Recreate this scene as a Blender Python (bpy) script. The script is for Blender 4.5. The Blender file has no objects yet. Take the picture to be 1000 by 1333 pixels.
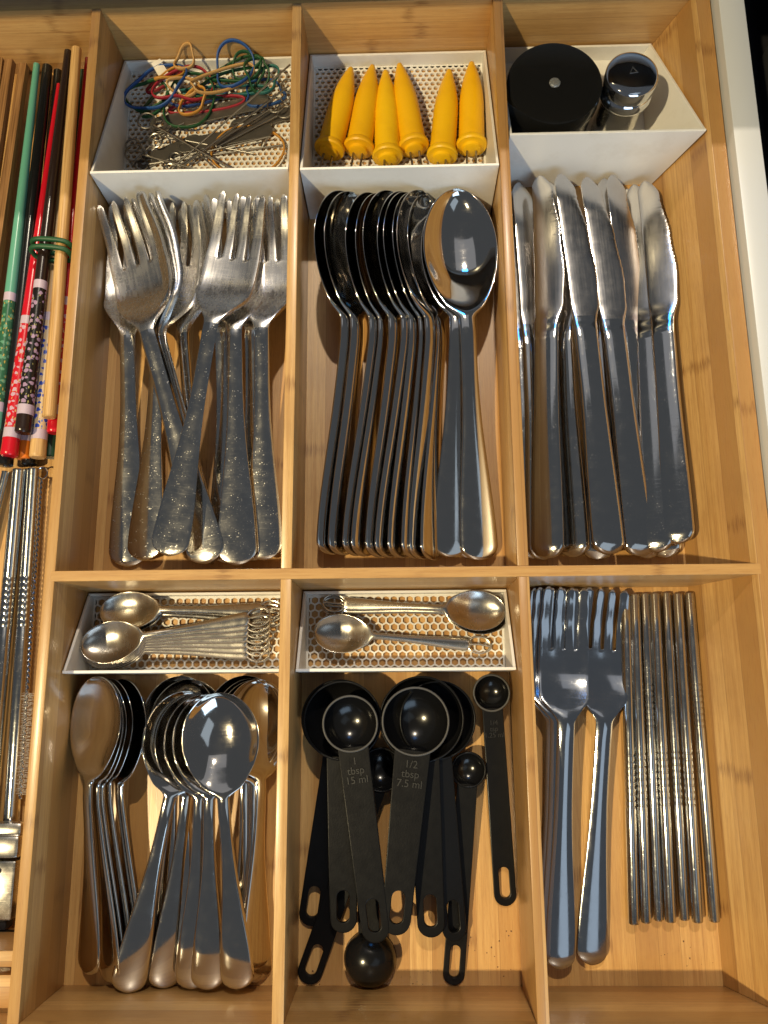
import bpy, bmesh, math, random
import numpy as np
from mathutils import Vector, Matrix, Euler
random.seed(7)
scene = bpy.context.scene
COL = scene.collection
S = 0.01                      # all numbers below are centimetres
R_ = math.radians

# ------------------------------------------------------------------ camera
CX, CY, CZ = 15.3854, -5.2135, 34.9277
TX, TY, TZ, F = 0.2165, 0.0261, -0.0128, 1048.372
ROT = Matrix.Rotation(TZ, 3, 'Z') @ Matrix.Rotation(TX, 3, 'X') @ Matrix.Rotation(TY, 3, 'Y')
cam = bpy.data.cameras.new('camera')
cam.sensor_fit = 'VERTICAL'; cam.sensor_height = 36.0; cam.sensor_width = 27.0
cam.lens = 36.0 * F / 1333.0
cam.clip_start = 0.01; cam.clip_end = 50
camo = bpy.data.objects.new('camera', cam); COL.objects.link(camo)
camo.matrix_world = Matrix.Translation(Vector((CX, CY, CZ)) * S) @ ROT.to_4x4()
scene.camera = camo

# ------------------------------------------------------------------ world, lamps, exposure
w = bpy.data.worlds.new('World'); scene.world = w; w.use_nodes = True
w.node_tree.nodes['Background'].inputs[0].default_value = (0.84, 0.91, 1.0, 1)
w.node_tree.nodes['Background'].inputs[1].default_value = 0.088
scene.view_settings.view_transform = 'Standard'
scene.view_settings.look = 'None'
scene.view_settings.exposure = 0.0
scene.view_settings.gamma = 1.0

def lamp(name, kind, loc, target, energy, color, **kw):
    l = bpy.data.lights.new(name, kind); l.energy = energy; l.color = color
    for k, v in kw.items(): setattr(l, k, v)
    o = bpy.data.objects.new(name, l); COL.objects.link(o)
    o.location = Vector(loc) * S
    d = (Vector(target) - Vector(loc)).normalized()
    o.rotation_euler = d.to_track_quat('-Z', 'Y').to_euler()
    return o
# warm ceiling spot, front left
lamp('ceiling_lamp', 'POINT', (-61, -40, 150), (15, 5, 0), 122.0, (1.0, 0.81, 0.47), shadow_soft_size=0.022)
# second ceiling spot, behind the counter edge
lamp('rear_ceiling_lamp', 'POINT', (24, 125, 180), (15, 0, 0), 88.0, (1.0, 0.86, 0.66), shadow_soft_size=0.03)
# cool daylight from a window, front right
lamp('window_light', 'AREA', (75, -175, 80), (15, 5, 0), 18.0, (0.56, 0.77, 1.0), shape='RECTANGLE', size=1.2, size_y=1.3)
# dim cool ceiling panel, front right
lamp('ceiling_panel', 'AREA', (78, -50, 155), (20, -10, 0), 0.85, (0.68, 0.84, 1.0), shape='RECTANGLE', size=0.85, size_y=0.62)
# added soft fill overhead at the back, for gradient reflections in the handles
lamp('rear_reflection_fill', 'AREA', (8, 112, 178), (15, 5, 0), 0.85, (0.95, 0.95, 1.0), shape='RECTANGLE', size=1.5, size_y=0.8)
# small blue light on an appliance behind
lamp('blue_lamp', 'AREA', (20, 68, 60), (15, 5, 0), 0.40, (0.03, 0.33, 1.0), shape='DISK', size=0.15)

# ------------------------------------------------------------------ helpers
def at(px, py, z):
    """point of the photograph's ray at height z (cm)"""
    d = ROT @ Vector(((px - 500) / F, (666.5 - py) / F, -1.0))
    t = (z - CZ) / d.z
    return Vector((CX, CY, CZ)) + d * t

class MB:
    def __init__(self): self.v = []; self.f = []; self.m = []
    def add(self, vs, fs, mi=0):
        b = len(self.v); self.v += [tuple(p) for p in vs]
        for f in fs: self.f.append([b + i for i in f]); self.m.append(mi)
        return self
    def box(self, x0, x1, y0, y1, z0, z1, c=0.0):
        """box with chamfered edges c"""
        if c <= 0:
            vs = [(x, y, z) for z in (z0, z1) for y in (y0, y1) for x in (x0, x1)]
            return self.add(vs, [(0, 2, 3, 1), (4, 5, 7, 6), (0, 1, 5, 4), (2, 6, 7, 3), (0, 4, 6, 2), (1, 3, 7, 5)])
        bm = bmesh.new(); bmesh.ops.create_cube(bm, size=1)
        for v in bm.verts:
            v.co = Vector(((x0 + x1) / 2 + v.co.x * (x1 - x0), (y0 + y1) / 2 + v.co.y * (y1 - y0), (z0 + z1) / 2 + v.co.z * (z1 - z0)))
        bmesh.ops.bevel(bm, geom=bm.edges[:], offset=c, segments=2, affect='EDGES', profile=0.5)
        return self.addbm(bm)
    def addbm(self, bm, M=None):
        bm.verts.index_update()
        vs = [(M @ v.co if M else v.co.copy()) for v in bm.verts]
        fs = [[v.index for v in f.verts] for f in bm.faces]
        bm.free(); return self.add(vs, fs)
    def lathe(self, prof, n=24, M=None, sx=1.0, cap=True):
        """prof: (r, y) along +Y, closed ends"""
        vs = []
        for r, y in prof:
            for k in range(n):
                a = 2 * math.pi * k / n
                p = Vector((r * math.cos(a) * sx, y, r * math.sin(a)))
                vs.append(M @ p if M else p)
        fs = []
        for i in range(len(prof) - 1):
            for k in range(n):
                k2 = (k + 1) % n
                fs.append((i * n + k, (i + 1) * n + k, (i + 1) * n + k2, i * n + k2))
        if cap:
            fs.append(tuple(range(n))); q = (len(prof) - 1) * n
            fs.append(tuple(q + k for k in reversed(range(n))))
        return self.add(vs, fs)
    def tube(self, pts, r, n=8, closed=False, flat=None):
        """tube or (flat=(half width, half height)) strip along points"""
        P = [Vector(p) for p in pts]; N = len(P); up = Vector((0, 0, 1)); vs = []
        for i, p in enumerate(P):
            a = P[(i - 1) % N] if (closed or i > 0) else P[i]
            b = P[(i + 1) % N] if (closed or i < N - 1) else P[i]
            t = (b - a).normalized()
            s = t.cross(up)
            s = s.normalized() if s.length > 1e-4 else Vector((1, 0, 0))
            u = s.cross(t)
            for k in range(n):
                q = 2 * math.pi * k / n
                if flat:
                    c, sn = math.cos(q), math.sin(q)
                    vs.append(p + s * flat[0] * math.copysign(abs(c) ** .5, c) + u * flat[1] * math.copysign(abs(sn) ** .5, sn))
                else:
                    vs.append(p + s * r * math.cos(q) + u * r * math.sin(q))
        fs = []
        for i in range(N if closed else N - 1):
            j = (i + 1) % N
            for k in range(n):
                k2 = (k + 1) % n
                fs.append((i * n + k, i * n + k2, j * n + k2, j * n + k))
        if not closed:
            fs.append(tuple(reversed(range(n)))); fs.append(tuple((N - 1) * n + k for k in range(n)))
        return self.add(vs, fs)
    def mesh(self, name, smooth=35):
        me = bpy.data.meshes.new(name)
        me.from_pydata([(x * S, y * S, z * S) for x, y, z in self.v], [], self.f)
        me.validate(); 
        bm = bmesh.new(); bm.from_mesh(me); bmesh.ops.recalc_face_normals(bm, faces=bm.faces[:]); bm.to_mesh(me); bm.free()
        if smooth:
            me.polygons.foreach_set('use_smooth', [True] * len(me.polygons))
            me.set_sharp_from_angle(angle=R_(smooth))
        return me

def link(name, me, mat, parent=None):
    o = bpy.data.objects.new(name, me); COL.objects.link(o)
    if mat is not None and not me.materials: me.materials.append(mat)
    if parent: o.parent = parent
    return o
def tag(o, label, cat, group=None):
    o['label'] = label; o['category'] = cat
    if group: o['group'] = group
    return o
def thing(name, label, cat, group=None, M=None):
    o = bpy.data.objects.new(name, None); COL.objects.link(o); o.empty_display_size = 0.01
    if M is not None: o.matrix_world = M
    return tag(o, label, cat, group)
def structure(o): o['kind'] = 'structure'; return o

def frame(end, tip, roll=0.0, scale=1.0):
    """matrix whose +Y runs from end to tip (cm points), rolled about it (degrees, + turns the face to the right)"""
    a = Vector(end); y = (Vector(tip) - a).normalized()
    x = y.cross(Vector((0, 0, 1))).normalized(); z = x.cross(y)
    M = Matrix((x, y, z)).transposed().to_4x4()
    M = M @ Matrix.Rotation(R_(roll), 4, 'Y') @ Matrix.Scale(scale, 4)
    M.translation = a * S
    return M

def bake(me, mods):
    o = bpy.data.objects.new('bake', me); COL.objects.link(o)
    for typ, kw in mods:
        m = o.modifiers.new(typ, typ)
        for k, v in kw.items(): setattr(m, k, v)
    dg = bpy.context.evaluated_depsgraph_get()
    out = bpy.data.meshes.new_from_object(o.evaluated_get(dg))
    bpy.data.objects.remove(o); return out

def split(me, names, test):
    """two meshes out of one, keeping the smooth normals across the seam"""
    out = []
    nv = [v.normal.copy() for v in me.vertices]
    for k in (0, 1):
        idx = {}; vs = []; fs = []; ns = []
        for p in me.polygons:
            if test(p.center / S) != bool(k): continue
            f = []
            for i in p.vertices:
                if i not in idx: idx[i] = len(vs); vs.append(me.vertices[i].co.copy()); ns.append(nv[i])
                f.append(idx[i])
            fs.append(f)
        m = bpy.data.meshes.new(names[k]); m.from_pydata(vs, [], fs)
        m.polygons.foreach_set('use_smooth', [True] * len(m.polygons))
        m.normals_split_custom_set_from_vertices(ns)
        out.append(m)
    return out

def outline_mesh(name, outer, holes=(), thick=0.2, bevel=0.03, res=1):
    """flat shape with holes, extruded and bevelled, centred on z=0"""
    cu = bpy.data.curves.new(name, 'CURVE'); cu.dimensions = '2D'; cu.fill_mode = 'BOTH'
    cu.extrude = max(thick / 2 - bevel, 0.001) * S; cu.bevel_depth = bevel * S; cu.bevel_resolution = res
    cu.offset = -bevel * S
    for pts in (outer,) + tuple(holes):
        sp = cu.splines.new('POLY'); sp.points.add(len(pts) - 1); sp.use_cyclic_u = True
        for p, q in zip(sp.points, pts): p.co = (q[0] * S, q[1] * S, 0, 1)
    o = bpy.data.objects.new('bake', cu); COL.objects.link(o)
    me = bpy.data.meshes.new_from_object(o.evaluated_get(bpy.context.evaluated_depsgraph_get()))
    bpy.data.objects.remove(o); me.name = name
    me.polygons.foreach_set('use_smooth', [True] * len(me.polygons)); me.set_sharp_from_angle(angle=R_(40))
    return me
def text_mesh(name, body, size, thick=0.02, spacing=1.0, align='CENTER'):
    cu = bpy.data.curves.new(name, 'FONT'); cu.body = body; cu.size = size * S; cu.extrude = thick * S
    cu.align_x = align; cu.space_line = spacing
    o = bpy.data.objects.new('bake', cu); COL.objects.link(o)
    me = bpy.data.meshes.new_from_object(o.evaluated_get(bpy.context.evaluated_depsgraph_get()))
    bpy.data.objects.remove(o); me.name = name; return me
def stadium(cx, cy, hw, hl, n=10):
    pts = [(cx + hw * math.cos(a), cy + hl - hw + hw * math.sin(a)) for a in [math.pi * k / n for k in range(n + 1)]]
    pts += [(cx + hw * math.cos(a), cy - hl + hw + hw * math.sin(a)) for a in [math.pi + math.pi * k / n for k in range(n + 1)]]
    return pts
def smooth01(t): t = min(max(t, 0.0), 1.0); return t * t * (3 - 2 * t)
def interp(x, xs, ys):
    """smooth (monotone cosine) interpolation"""
    if x <= xs[0]: return ys[0]
    for i in range(len(xs) - 1):
        if x <= xs[i + 1]:
            return ys[i] + (ys[i + 1] - ys[i]) * smooth01((x - xs[i]) / (xs[i + 1] - xs[i]))
    return ys[-1]
def pchip(x, xs, ys):
    return float(np.interp(x, xs, ys))

# ------------------------------------------------------------------ materials
def mat(name, color=(.5, .5, .5), rough=.5, metal=0.0, **kw):
    m = bpy.data.materials.new(name); m.use_nodes = True
    b = m.node_tree.nodes['Principled BSDF']
    b.inputs['Base Color'].default_value = (*color, 1); b.inputs['Roughness'].default_value = rough
    b.inputs['Metallic'].default_value = metal
    for k, v in kw.items(): b.inputs[k].default_value = v
    return m
class NT:
    def __init__(self, m): self.t = m.node_tree; self.b = self.t.nodes['Principled BSDF']
    def n(self, typ, ins=None, **props):
        x = self.t.nodes.new(typ)
        for k, v in props.items(): setattr(x, k, v)
        for k, v in (ins or {}).items():
            if hasattr(v, 'is_output'): self.t.links.new(v, x.inputs[k])
            else: x.inputs[k].default_value = v
        return x
    def math(self, op, a, b=0.0, c=None):
        ins = {0: a, 1: b}
        if c is not None: ins[2] = c
        return self.n('ShaderNodeMath', ins, operation=op).outputs[0]
    def mix(self, fac, a, b, blend='MIX'):
        x = self.t.nodes.new('ShaderNodeMix'); x.data_type = 'RGBA'; x.blend_type = blend
        for i, v in ((0, fac), (6, a), (7, b)):
            if hasattr(v, 'is_output'): self.t.links.new(v, x.inputs[i])
            else: x.inputs[i].default_value = v if i == 0 else ((*v, 1) if len(v) == 3 else v)
        return x.outputs[2]
    def ramp(self, fac, stops):
        x = self.t.nodes.new('ShaderNodeValToRGB'); e = x.color_ramp.elements
        while len(e) < len(stops): e.new(0.5)
        for k, (p, c) in enumerate(stops):
            e[k].position = p; e[k].color = (*c, 1) if len(c) == 3 else c
        self.t.links.new(fac, x.inputs[0]); return x.outputs[0]
    def set(self, name, sock): self.t.links.new(sock, self.b.inputs[name])

def bamboo(name, axis, lam=1.25, tone=1.0):
    """laminated bamboo: strips along an axis ('x' or 'y'), each its own tone, fine fibres and dark knuckles"""
    m = mat(name, rough=.36); t = NT(m)
    m.node_tree.nodes['Principled BSDF'].inputs['Coat Weight'].default_value = 0.25
    m.node_tree.nodes['Principled BSDF'].inputs['Coat Roughness'].default_value = 0.22
    geo = t.n('ShaderNodeNewGeometry').outputs['Position']
    oi = t.n('ShaderNodeObjectInfo').outputs['Random']
    sep = t.n('ShaderNodeSeparateXYZ', {0: geo})
    X, Y, Z = [t.math('MULTIPLY', sep.outputs[i], 100.0) for i in range(3)]
    along, across = (X, Y) if axis == 'x' else (Y, X)
    along = t.math('ADD', along, t.math('MULTIPLY', oi, 37.0))
    warp = t.n('ShaderNodeTexNoise', {'Vector': t.n('ShaderNodeCombineXYZ', {0: t.math('MULTIPLY', along, .05), 1: t.math('MULTIPLY', across, .3), 2: t.math('MULTIPLY', Z, .3)}).outputs[0], 'Scale': 1.0, 'Detail': 1.0}).outputs[0]
    wv = t.math('MULTIPLY', t.math('SUBTRACT', warp, .5), .12)
    fa = t.math('ADD', t.math('DIVIDE', t.math('ADD', across, .8 if axis == 'x' else .55), lam), wv)
    fz = t.math('ADD', t.math('DIVIDE', t.math('ADD', Z, .37), lam * .86), wv)
    ia = t.math('FLOOR', fa); iz = t.math('FLOOR', fz)
    ea = t.math('ABSOLUTE', t.math('SUBTRACT', t.math('FRACT', fa), .5)); ez = t.math('ABSOLUTE', t.math('SUBTRACT', t.math('FRACT', fz), .5))
    seam = t.ramp(t.math('MAXIMUM', ea, ez), [(.478, (0, 0, 0)), (.494, (1, 1, 1))])
    cell = t.n('ShaderNodeTexWhiteNoise', {0: t.n('ShaderNodeCombineXYZ', {0: ia, 1: iz, 2: t.math('MULTIPLY', oi, 91.0)}).outputs[0]}, noise_dimensions='3D')
    rnd = cell.outputs['Value']
    sc = t.n('ShaderNodeSeparateColor', {0: cell.outputs['Color']})
    # fibres
    fv = t.n('ShaderNodeCombineXYZ', {0: t.math('MULTIPLY', along, .22), 1: t.math('MULTIPLY', across, 7.0), 2: t.math('MULTIPLY', Z, 7.0)}).outputs[0]
    fib = t.n('ShaderNodeTexNoise', {'Vector': fv, 'Scale': 1.0, 'Detail': 5.0, 'Roughness': .62}).outputs[0]
    fv2 = t.n('ShaderNodeCombineXYZ', {0: t.math('MULTIPLY', along, 1.2), 1: t.math('MULTIPLY', across, 24.0), 2: t.math('MULTIPLY', Z, 24.0)}).outputs[0]
    fine = t.n('ShaderNodeTexNoise', {'Vector': fv2, 'Scale': 1.0, 'Detail': 3.0, 'Roughness': .6}).outputs[0]
    base = t.ramp(rnd, [(0, (.38 * tone, .200 * tone, .060 * tone)), (.45, (.51 * tone, .290 * tone, .096 * tone)), (1, (.63 * tone, .390 * tone, .148 * tone))])
    c = t.mix(t.math('MULTIPLY', t.ramp(fib, [(.34, (1, 1, 1)), (.62, (0, 0, 0))]), .62), base, (.40 * tone, .20 * tone, .065 * tone))
    c2 = t.mix(t.math('MULTIPLY', t.ramp(fine, [(.52, (0, 0, 0)), (.75, (1, 1, 1))]), .45), c, (.27 * tone, .12 * tone, .035 * tone))
    # knuckles
    pos = t.math('ADD', along, t.math('MULTIPLY', sc.outputs[1], 23.0))
    k = t.math('ABSOLUTE', t.math('SUBTRACT', t.math('FRACT', t.math('DIVIDE', pos, 19.0)), .5))
    kn = t.math('MULTIPLY', t.math('SUBTRACT', t.math('MULTIPLY', fine, 2.6), .85), t.ramp(t.math('ADD', k, t.math('MULTIPLY', t.math('SUBTRACT', fib, .5), .06)), [(0.0, (1, 1, 1)), (.008, (.75, .75, .75)), (.022, (0, 0, 0))]))
    c3 = t.mix(t.math('MINIMUM', t.math('MAXIMUM', kn, 0.0), .8), c2, (.20 * tone, .085 * tone, .025 * tone))
    stain = t.n('ShaderNodeTexNoise', {'Vector': geo, 'Scale': 22.0, 'Detail': 5.0, 'Roughness': .6}).outputs[0]
    c4 = t.mix(t.math('MULTIPLY', t.ramp(stain, [(.52, (0, 0, 0)), (.75, (1, 1, 1))]), .30), c3, (.24 * tone, .12 * tone, .045 * tone))
    c5 = t.mix(t.math('MULTIPLY', seam, .42), c4, (.20 * tone, .09 * tone, .03 * tone))
    t.set('Base Color', c5)
    rr = t.math('ADD', t.math('MULTIPLY', fib, .22), .26); t.set('Roughness', rr)
    bp = t.n('ShaderNodeBump', {'Height': t.math('ADD', fine, t.math('MULTIPLY', fib, .8)), 'Strength': .10, 'Distance': .0006}); t.set('Normal', bp.outputs[0])
    return m

def steel(name, color=(.62, .60, .57), r0=.08, r1=.2, scratch=.3, speck=0.0, aniso=None, dirt=.0):
    """stainless steel with smudges, hairline scratches and wear specks"""
    m = mat(name, color, r0, 1.0); t = NT(m)
    tc = t.n('ShaderNodeTexCoord').outputs['Object']
    oi = t.n('ShaderNodeObjectInfo').outputs['Random']
    off = t.n('ShaderNodeVectorMath', {0: tc, 1: t.n('ShaderNodeCombineXYZ', {0: oi, 1: oi, 2: oi}).outputs[0]}, operation='ADD').outputs[0]
    sm = t.n('ShaderNodeTexNoise', {'Vector': off, 'Scale': 130.0, 'Detail': 4.0, 'Roughness': .6}).outputs[0]
    rough = t.math('ADD', t.math('MULTIPLY', t.ramp(sm, [(.35, (0, 0, 0)), (.7, (1, 1, 1))]), r1 - r0), r0)
    hs = None
    for k, (ang, sx, sy) in enumerate(((.5, 60, 1500), (-.7, 70, 1400), (1.2, 50, 1600))):
        mp = t.n('ShaderNodeMapping', {'Vector': off, 'Rotation': (0, 0, ang), 'Scale': (sx, sy, sy * .4)}).outputs[0]
        s = t.n('ShaderNodeTexNoise', {'Vector': mp, 'Scale': 1.0, 'Detail': 1.0}).outputs[0]
        s = t.ramp(s, [(.66, (0, 0, 0)), (.72, (1, 1, 1))])
        hs = s if hs is None else t.math('MAXIMUM', hs, s)
    if aniso:
        mp = t.n('ShaderNodeMapping', {'Vector': off, 'Scale': (aniso[0], aniso[1], aniso[0])}).outputs[0]
        br = t.n('ShaderNodeTexNoise', {'Vector': mp, 'Scale': 1.0, 'Detail': 2.0}).outputs[0]
        rough = t.math('ADD', rough, t.math('MULTIPLY', br, .16))
    rough = t.math('ADD', rough, t.math('MULTIPLY', hs, .22 * scratch))
    height = t.math('MULTIPLY', hs, -scratch)
    if aniso: height = t.math('ADD', height, t.math('MULTIPLY', br, .5))
    if speck > 0:
        vo = t.n('ShaderNodeTexNoise', {'Vector': off, 'Scale': 1350.0, 'Detail': 1.0}).outputs[0]
        den = t.n('ShaderNodeTexNoise', {'Vector': off, 'Scale': 260.0, 'Detail': 2.0}).outputs[0]
        sp = t.math('MULTIPLY', t.ramp(vo, [(.675, (0, 0, 0)), (.70, (1, 1, 1))]), t.ramp(den, [(.38, (0, 0, 0)), (.65, (1, 1, 1))]))
        rough = t.math('ADD', rough, t.math('MULTIPLY', sp, .6 * speck))
        height = t.math('ADD', height, t.math('MULTIPLY', sp, speck))
    t.set('Roughness', rough)
    bp = t.n('ShaderNodeBump', {'Height': height, 'Strength': .35 if speck > .2 else .12, 'Distance': .00005}); t.set('Normal', bp.outputs[0])
    if dirt:
        t.set('Base Color', t.mix(t.math('MULTIPLY', t.ramp(sm, [(.45, (0, 0, 0)), (.8, (1, 1, 1))]), dirt), color, tuple(c * .6 for c in color)))
    return m

def rough_noise(m, r0, r1, scale=200.0, bump=0.0, dist=.0002, bscale=900.0):
    t = NT(m); tc = t.n('ShaderNodeTexCoord').outputs['Object']
    s = t.n('ShaderNodeTexNoise', {'Vector': tc, 'Scale': scale, 'Detail': 4.0}).outputs[0]
    t.set('Roughness', t.math('ADD', t.math('MULTIPLY', s, r1 - r0), r0))
    if bump:
        b = t.n('ShaderNodeTexNoise', {'Vector': tc, 'Scale': bscale, 'Detail': 3.0}).outputs[0]
        t.set('Normal', t.n('ShaderNodeBump', {'Height': b, 'Strength': bump, 'Distance': dist}).outputs[0])
    return m

W_X = bamboo('bamboo_across', 'x'); W_Y = bamboo('bamboo_lengthwise', 'y'); W_F = bamboo('bamboo_floor', 'y', 1.0, 1.05)
ST_FORK = steel('worn_steel', (.61, .60, .58), .10, .17, .12, .36)
ST_FHEAD = steel('brushed_fork_steel', (.62, .60, .57), .17, .22, .12, .0, aniso=(900, 50))
ST_SPOON = steel('polished_steel', (.62, .60, .57), .045, .10, .10, .12)
ST_KNIFE = steel('brushed_steel', (.60, .58, .56), .085, .14, .06, .0, aniso=(1300, 40))
ST_HANDLE = steel('knife_handle_steel', (.62, .61, .59), .06, .12, .12, .22)
ST_TEA = steel('teaspoon_steel', (.62, .59, .55), .05, .12, .08, .12)
ST_SERVE = steel('serving_steel', (.58, .60, .63), .07, .13, .12, .1)
ST_ROD = steel('rod_steel', (.55, .55, .54), .12, .2, .12, .25, dirt=.2)
ST_OLD = steel('satin_old_steel', (.56, .53, .48), .20, .30, .12, .12, dirt=.4)
CHROME = mat('chrome', (.7, .71, .73), .05, 1.0)
WIRE = mat('wire_steel', (.34, .32, .29), .32, 1.0)
STRIP = rough_noise(mat('dull_grey_metal', (.20, .185, .165), .4, .85), .3, .5)
TRAYM = rough_noise(mat('white_printed_plastic', (.76, .74, .70), .4), .32, .48, 300, .12, .0002, 700)
_t = NT(TRAYM); _g = _t.n('ShaderNodeNewGeometry').outputs['Position']
_ly = _t.n('ShaderNodeTexNoise', {'Vector': _t.n('ShaderNodeMapping', {'Vector': _g, 'Scale': (25, 25, 2600)}).outputs[0], 'Scale': 1.0, 'Detail': 2.0}).outputs[0]
_t.set('Normal', _t.n('ShaderNodeBump', {'Height': _ly, 'Strength': .12, 'Distance': .0002}).outputs[0])
_sm = _t.n('ShaderNodeTexNoise', {'Vector': _g, 'Scale': 45.0, 'Detail': 6.0, 'Roughness': .65}).outputs[0]
_t.set('Base Color', _t.mix(_t.math('MULTIPLY', _t.ramp(_sm, [(.5, (0, 0, 0)), (.78, (1, 1, 1))]), .5), (.77, .755, .72), (.55, .50, .43)))
PAINT = rough_noise(mat('white_drawer_paint', (.60, .615, .63), .35), .28, .4, 90, .05)
BLACKP = rough_noise(mat('black_plastic', (.005, .005, .0055), .35, 0.0, **{'Specular IOR Level': .17}), .26, .42, 260, .18, .0002, 1300)
BLACKC = rough_noise(mat('black_cup_plastic', (.006, .006, .0065), .2, 0.0, **{'Specular IOR Level': .4}), .13, .24, 260)
MARK = mat('embossed_black', (.0085, .0085, .009), .42)
WORN = rough_noise(mat('worn_black_plastic', (.055, .052, .048), .5), .4, .6, 400)
BLACKG = rough_noise(mat('black_gloss_plastic', (.008, .008, .008), .15), .10, .22, 160)
YELLOW = rough_noise(mat('yellow_plastic', (.88, .52, .004), .42), .36, .5, 260, .1)
NTY = NT(YELLOW)
_oi = NTY.n('ShaderNodeObjectInfo').outputs['Random']; _tc = NTY.n('ShaderNodeTexCoord').outputs['Object']
_n = NTY.n('ShaderNodeTexNoise', {'Vector': _tc, 'Scale': 120.0, 'Detail': 5.0}).outputs[0]
NTY.set('Base Color', NTY.mix(NTY.math('MULTIPLY', NTY.ramp(_n, [(.5, (0, 0, 0)), (.8, (1, 1, 1))]), .35), NTY.mix(_oi, (.90, .55, .005), (.86, .46, .003)), (.70, .36, .004)))
DARK = mat('shade_and_rivet_black', (.006, .006, .009), .6)  # near black for painted shade in void, hollows and gap, and for rivets
CLEAR = mat('clear_plastic', (.6, .6, .58), .15, 0.0, **{'Transmission Weight': .8})
PAPER = mat('white_paper', (.78, .74, .66), .8)

def floral(name, base, petals, leaf):
    """flower print: scattered blossoms and gold leaves on a lacquer ground"""
    m = mat(name, base, .25); t = NT(m)
    tc = t.n('ShaderNodeTexCoord').outputs['Object']
    d = t.n('ShaderNodeTexNoise', {'Vector': tc, 'Scale': 500.0}).outputs['Color']
    wv = t.n('ShaderNodeVectorMath', {0: tc, 1: t.n('ShaderNodeVectorMath', {0: d, 1: (.0016, .0016, .0016)}, operation='MULTIPLY').outputs[0]}, operation='ADD').outputs[0]
    v1 = t.n('ShaderNodeTexVoronoi', {'Vector': wv, 'Scale': 330.0}).outputs['Distance']
    v2 = t.n('ShaderNodeTexVoronoi', {'Vector': t.n('ShaderNodeMapping', {'Vector': wv, 'Location': (.013, .007, .01), 'Rotation': (0, 0, .7), 'Scale': (1.8, .7, 1.2)}).outputs[0], 'Scale': 430.0}).outputs['Distance']
    c = t.mix(t.ramp(v2, [(.20, (1, 1, 1)), (.27, (0, 0, 0))]), base, leaf)
    c = t.mix(t.ramp(v1, [(.34, (1, 1, 1)), (.39, (0, 0, 0))]), c, petals)
    c = t.mix(t.ramp(v1, [(.07, (1, 1, 1)), (.10, (0, 0, 0))]), c, leaf)
    t.set('Base Color', c); return m
def plainwood(name, c0, c1):
    m = mat(name, c0, .45); t = NT(m)
    tc = t.n('ShaderNodeTexCoord').outputs['Object']
    mp = t.n('ShaderNodeMapping', {'Vector': tc, 'Scale': (1400, 30, 1400)}).outputs[0]
    s = t.n('ShaderNodeTexNoise', {'Vector': mp, 'Scale': 1.0, 'Detail': 4.0}).outputs[0]
    t.set('Base Color', t.mix(t.ramp(s, [(.4, (0, 0, 0)), (.65, (1, 1, 1))]), c0, c1)); return m
WOODB = plainwood('brown_wood', (.34, .17, .06), (.16, .07, .02))
WOODL = plainwood('light_bamboo_wood', (.66, .42, .17), (.44, .24, .08))
LILAC = mat('lilac_band', (.52, .42, .50), .4)

# ------------------------------------------------------------------ setting
ZF = -4.33
def board(name, x0, x1, y0, y1, z0, z1, m, parent, c=.035):
    o = link(name, MB().box(x0, x1, y0, y1, z0, z1, c).mesh(name), m, parent); return o
ORG = thing('drawer_organizer', 'light bamboo drawer organizer with straight dividers holding all the cutlery', 'organizer')
board('floor_board', -9, 29.15, -18, 29.5, ZF - .4, ZF, W_F, ORG, 0)
board('back_wall', -9, 31.4, 29.5, 30.3, -4.5, .0, W_X, ORG)
board('front_wall', -9, 30.9, -18.6, -18, -4.5, .0, W_X, ORG)
board('divider', -.48, 0, -18, 29.5, ZF, 0, W_Y, ORG)
for x0, x1 in ((10, 10.48), (20.362, 20.845)):
    board('divider', x0, x1, 0, 29.5, ZF, 0, W_Y, ORG)
    board('divider', x0, x1, -18, -.47, ZF, 0, W_Y, ORG)
# cross divider, its right end cut along the leaning side wall
mb = MB()
xr = [(29.155, ZF), (30.83, .006)]
vs = []
for x, z in ((-.20, ZF), (29.15, ZF), (30.84, .006), (-.20, .006)):
    vs += [(x, -.47, z), (x, 0, z)]
mb.add(vs, [(0, 2, 4, 6), (1, 7, 5, 3), (0, 1, 3, 2), (2, 3, 5, 4), (4, 5, 7, 6), (6, 7, 1, 0)])
me = mb.mesh('cross_divider', 0)
bm = bmesh.new(); bm.from_mesh(me); bmesh.ops.bevel(bm, geom=bm.edges[:], offset=.03 * S, segments=2, affect='EDGES', profile=.5); bm.to_mesh(me); bm.free()
link('cross_divider', me, W_X, ORG)
# right wall, leaning outward
mb = MB(); vs = []
for y in (-18, 29.5):
    vs += [(29.10, y, ZF - .15), (29.80, y, ZF - .15), (31.39, y, 0), (30.68, y, 0)]
mb.add(vs, [(0, 1, 2, 3), (7, 6, 5, 4), (0, 4, 5, 1), (1, 5, 6, 2), (2, 6, 7, 3), (3, 7, 4, 0)])
me = mb.mesh('side_wall', 0)
bm = bmesh.new(); bm.from_mesh(me); bmesh.ops.bevel(bm, geom=bm.edges[:], offset=.035 * S, segments=2, affect='EDGES', profile=.5); bm.to_mesh(me); bm.free()
link('side_wall', me, W_Y, ORG)
# left compartment: low cross board near the front
board('cross_board', -9, -.49, -16.02, -15.42, ZF, -.25, W_X, ORG)
board('front_ledge', -9, -.49, -18, -16.6, ZF, -1.2, W_X, ORG)

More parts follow.
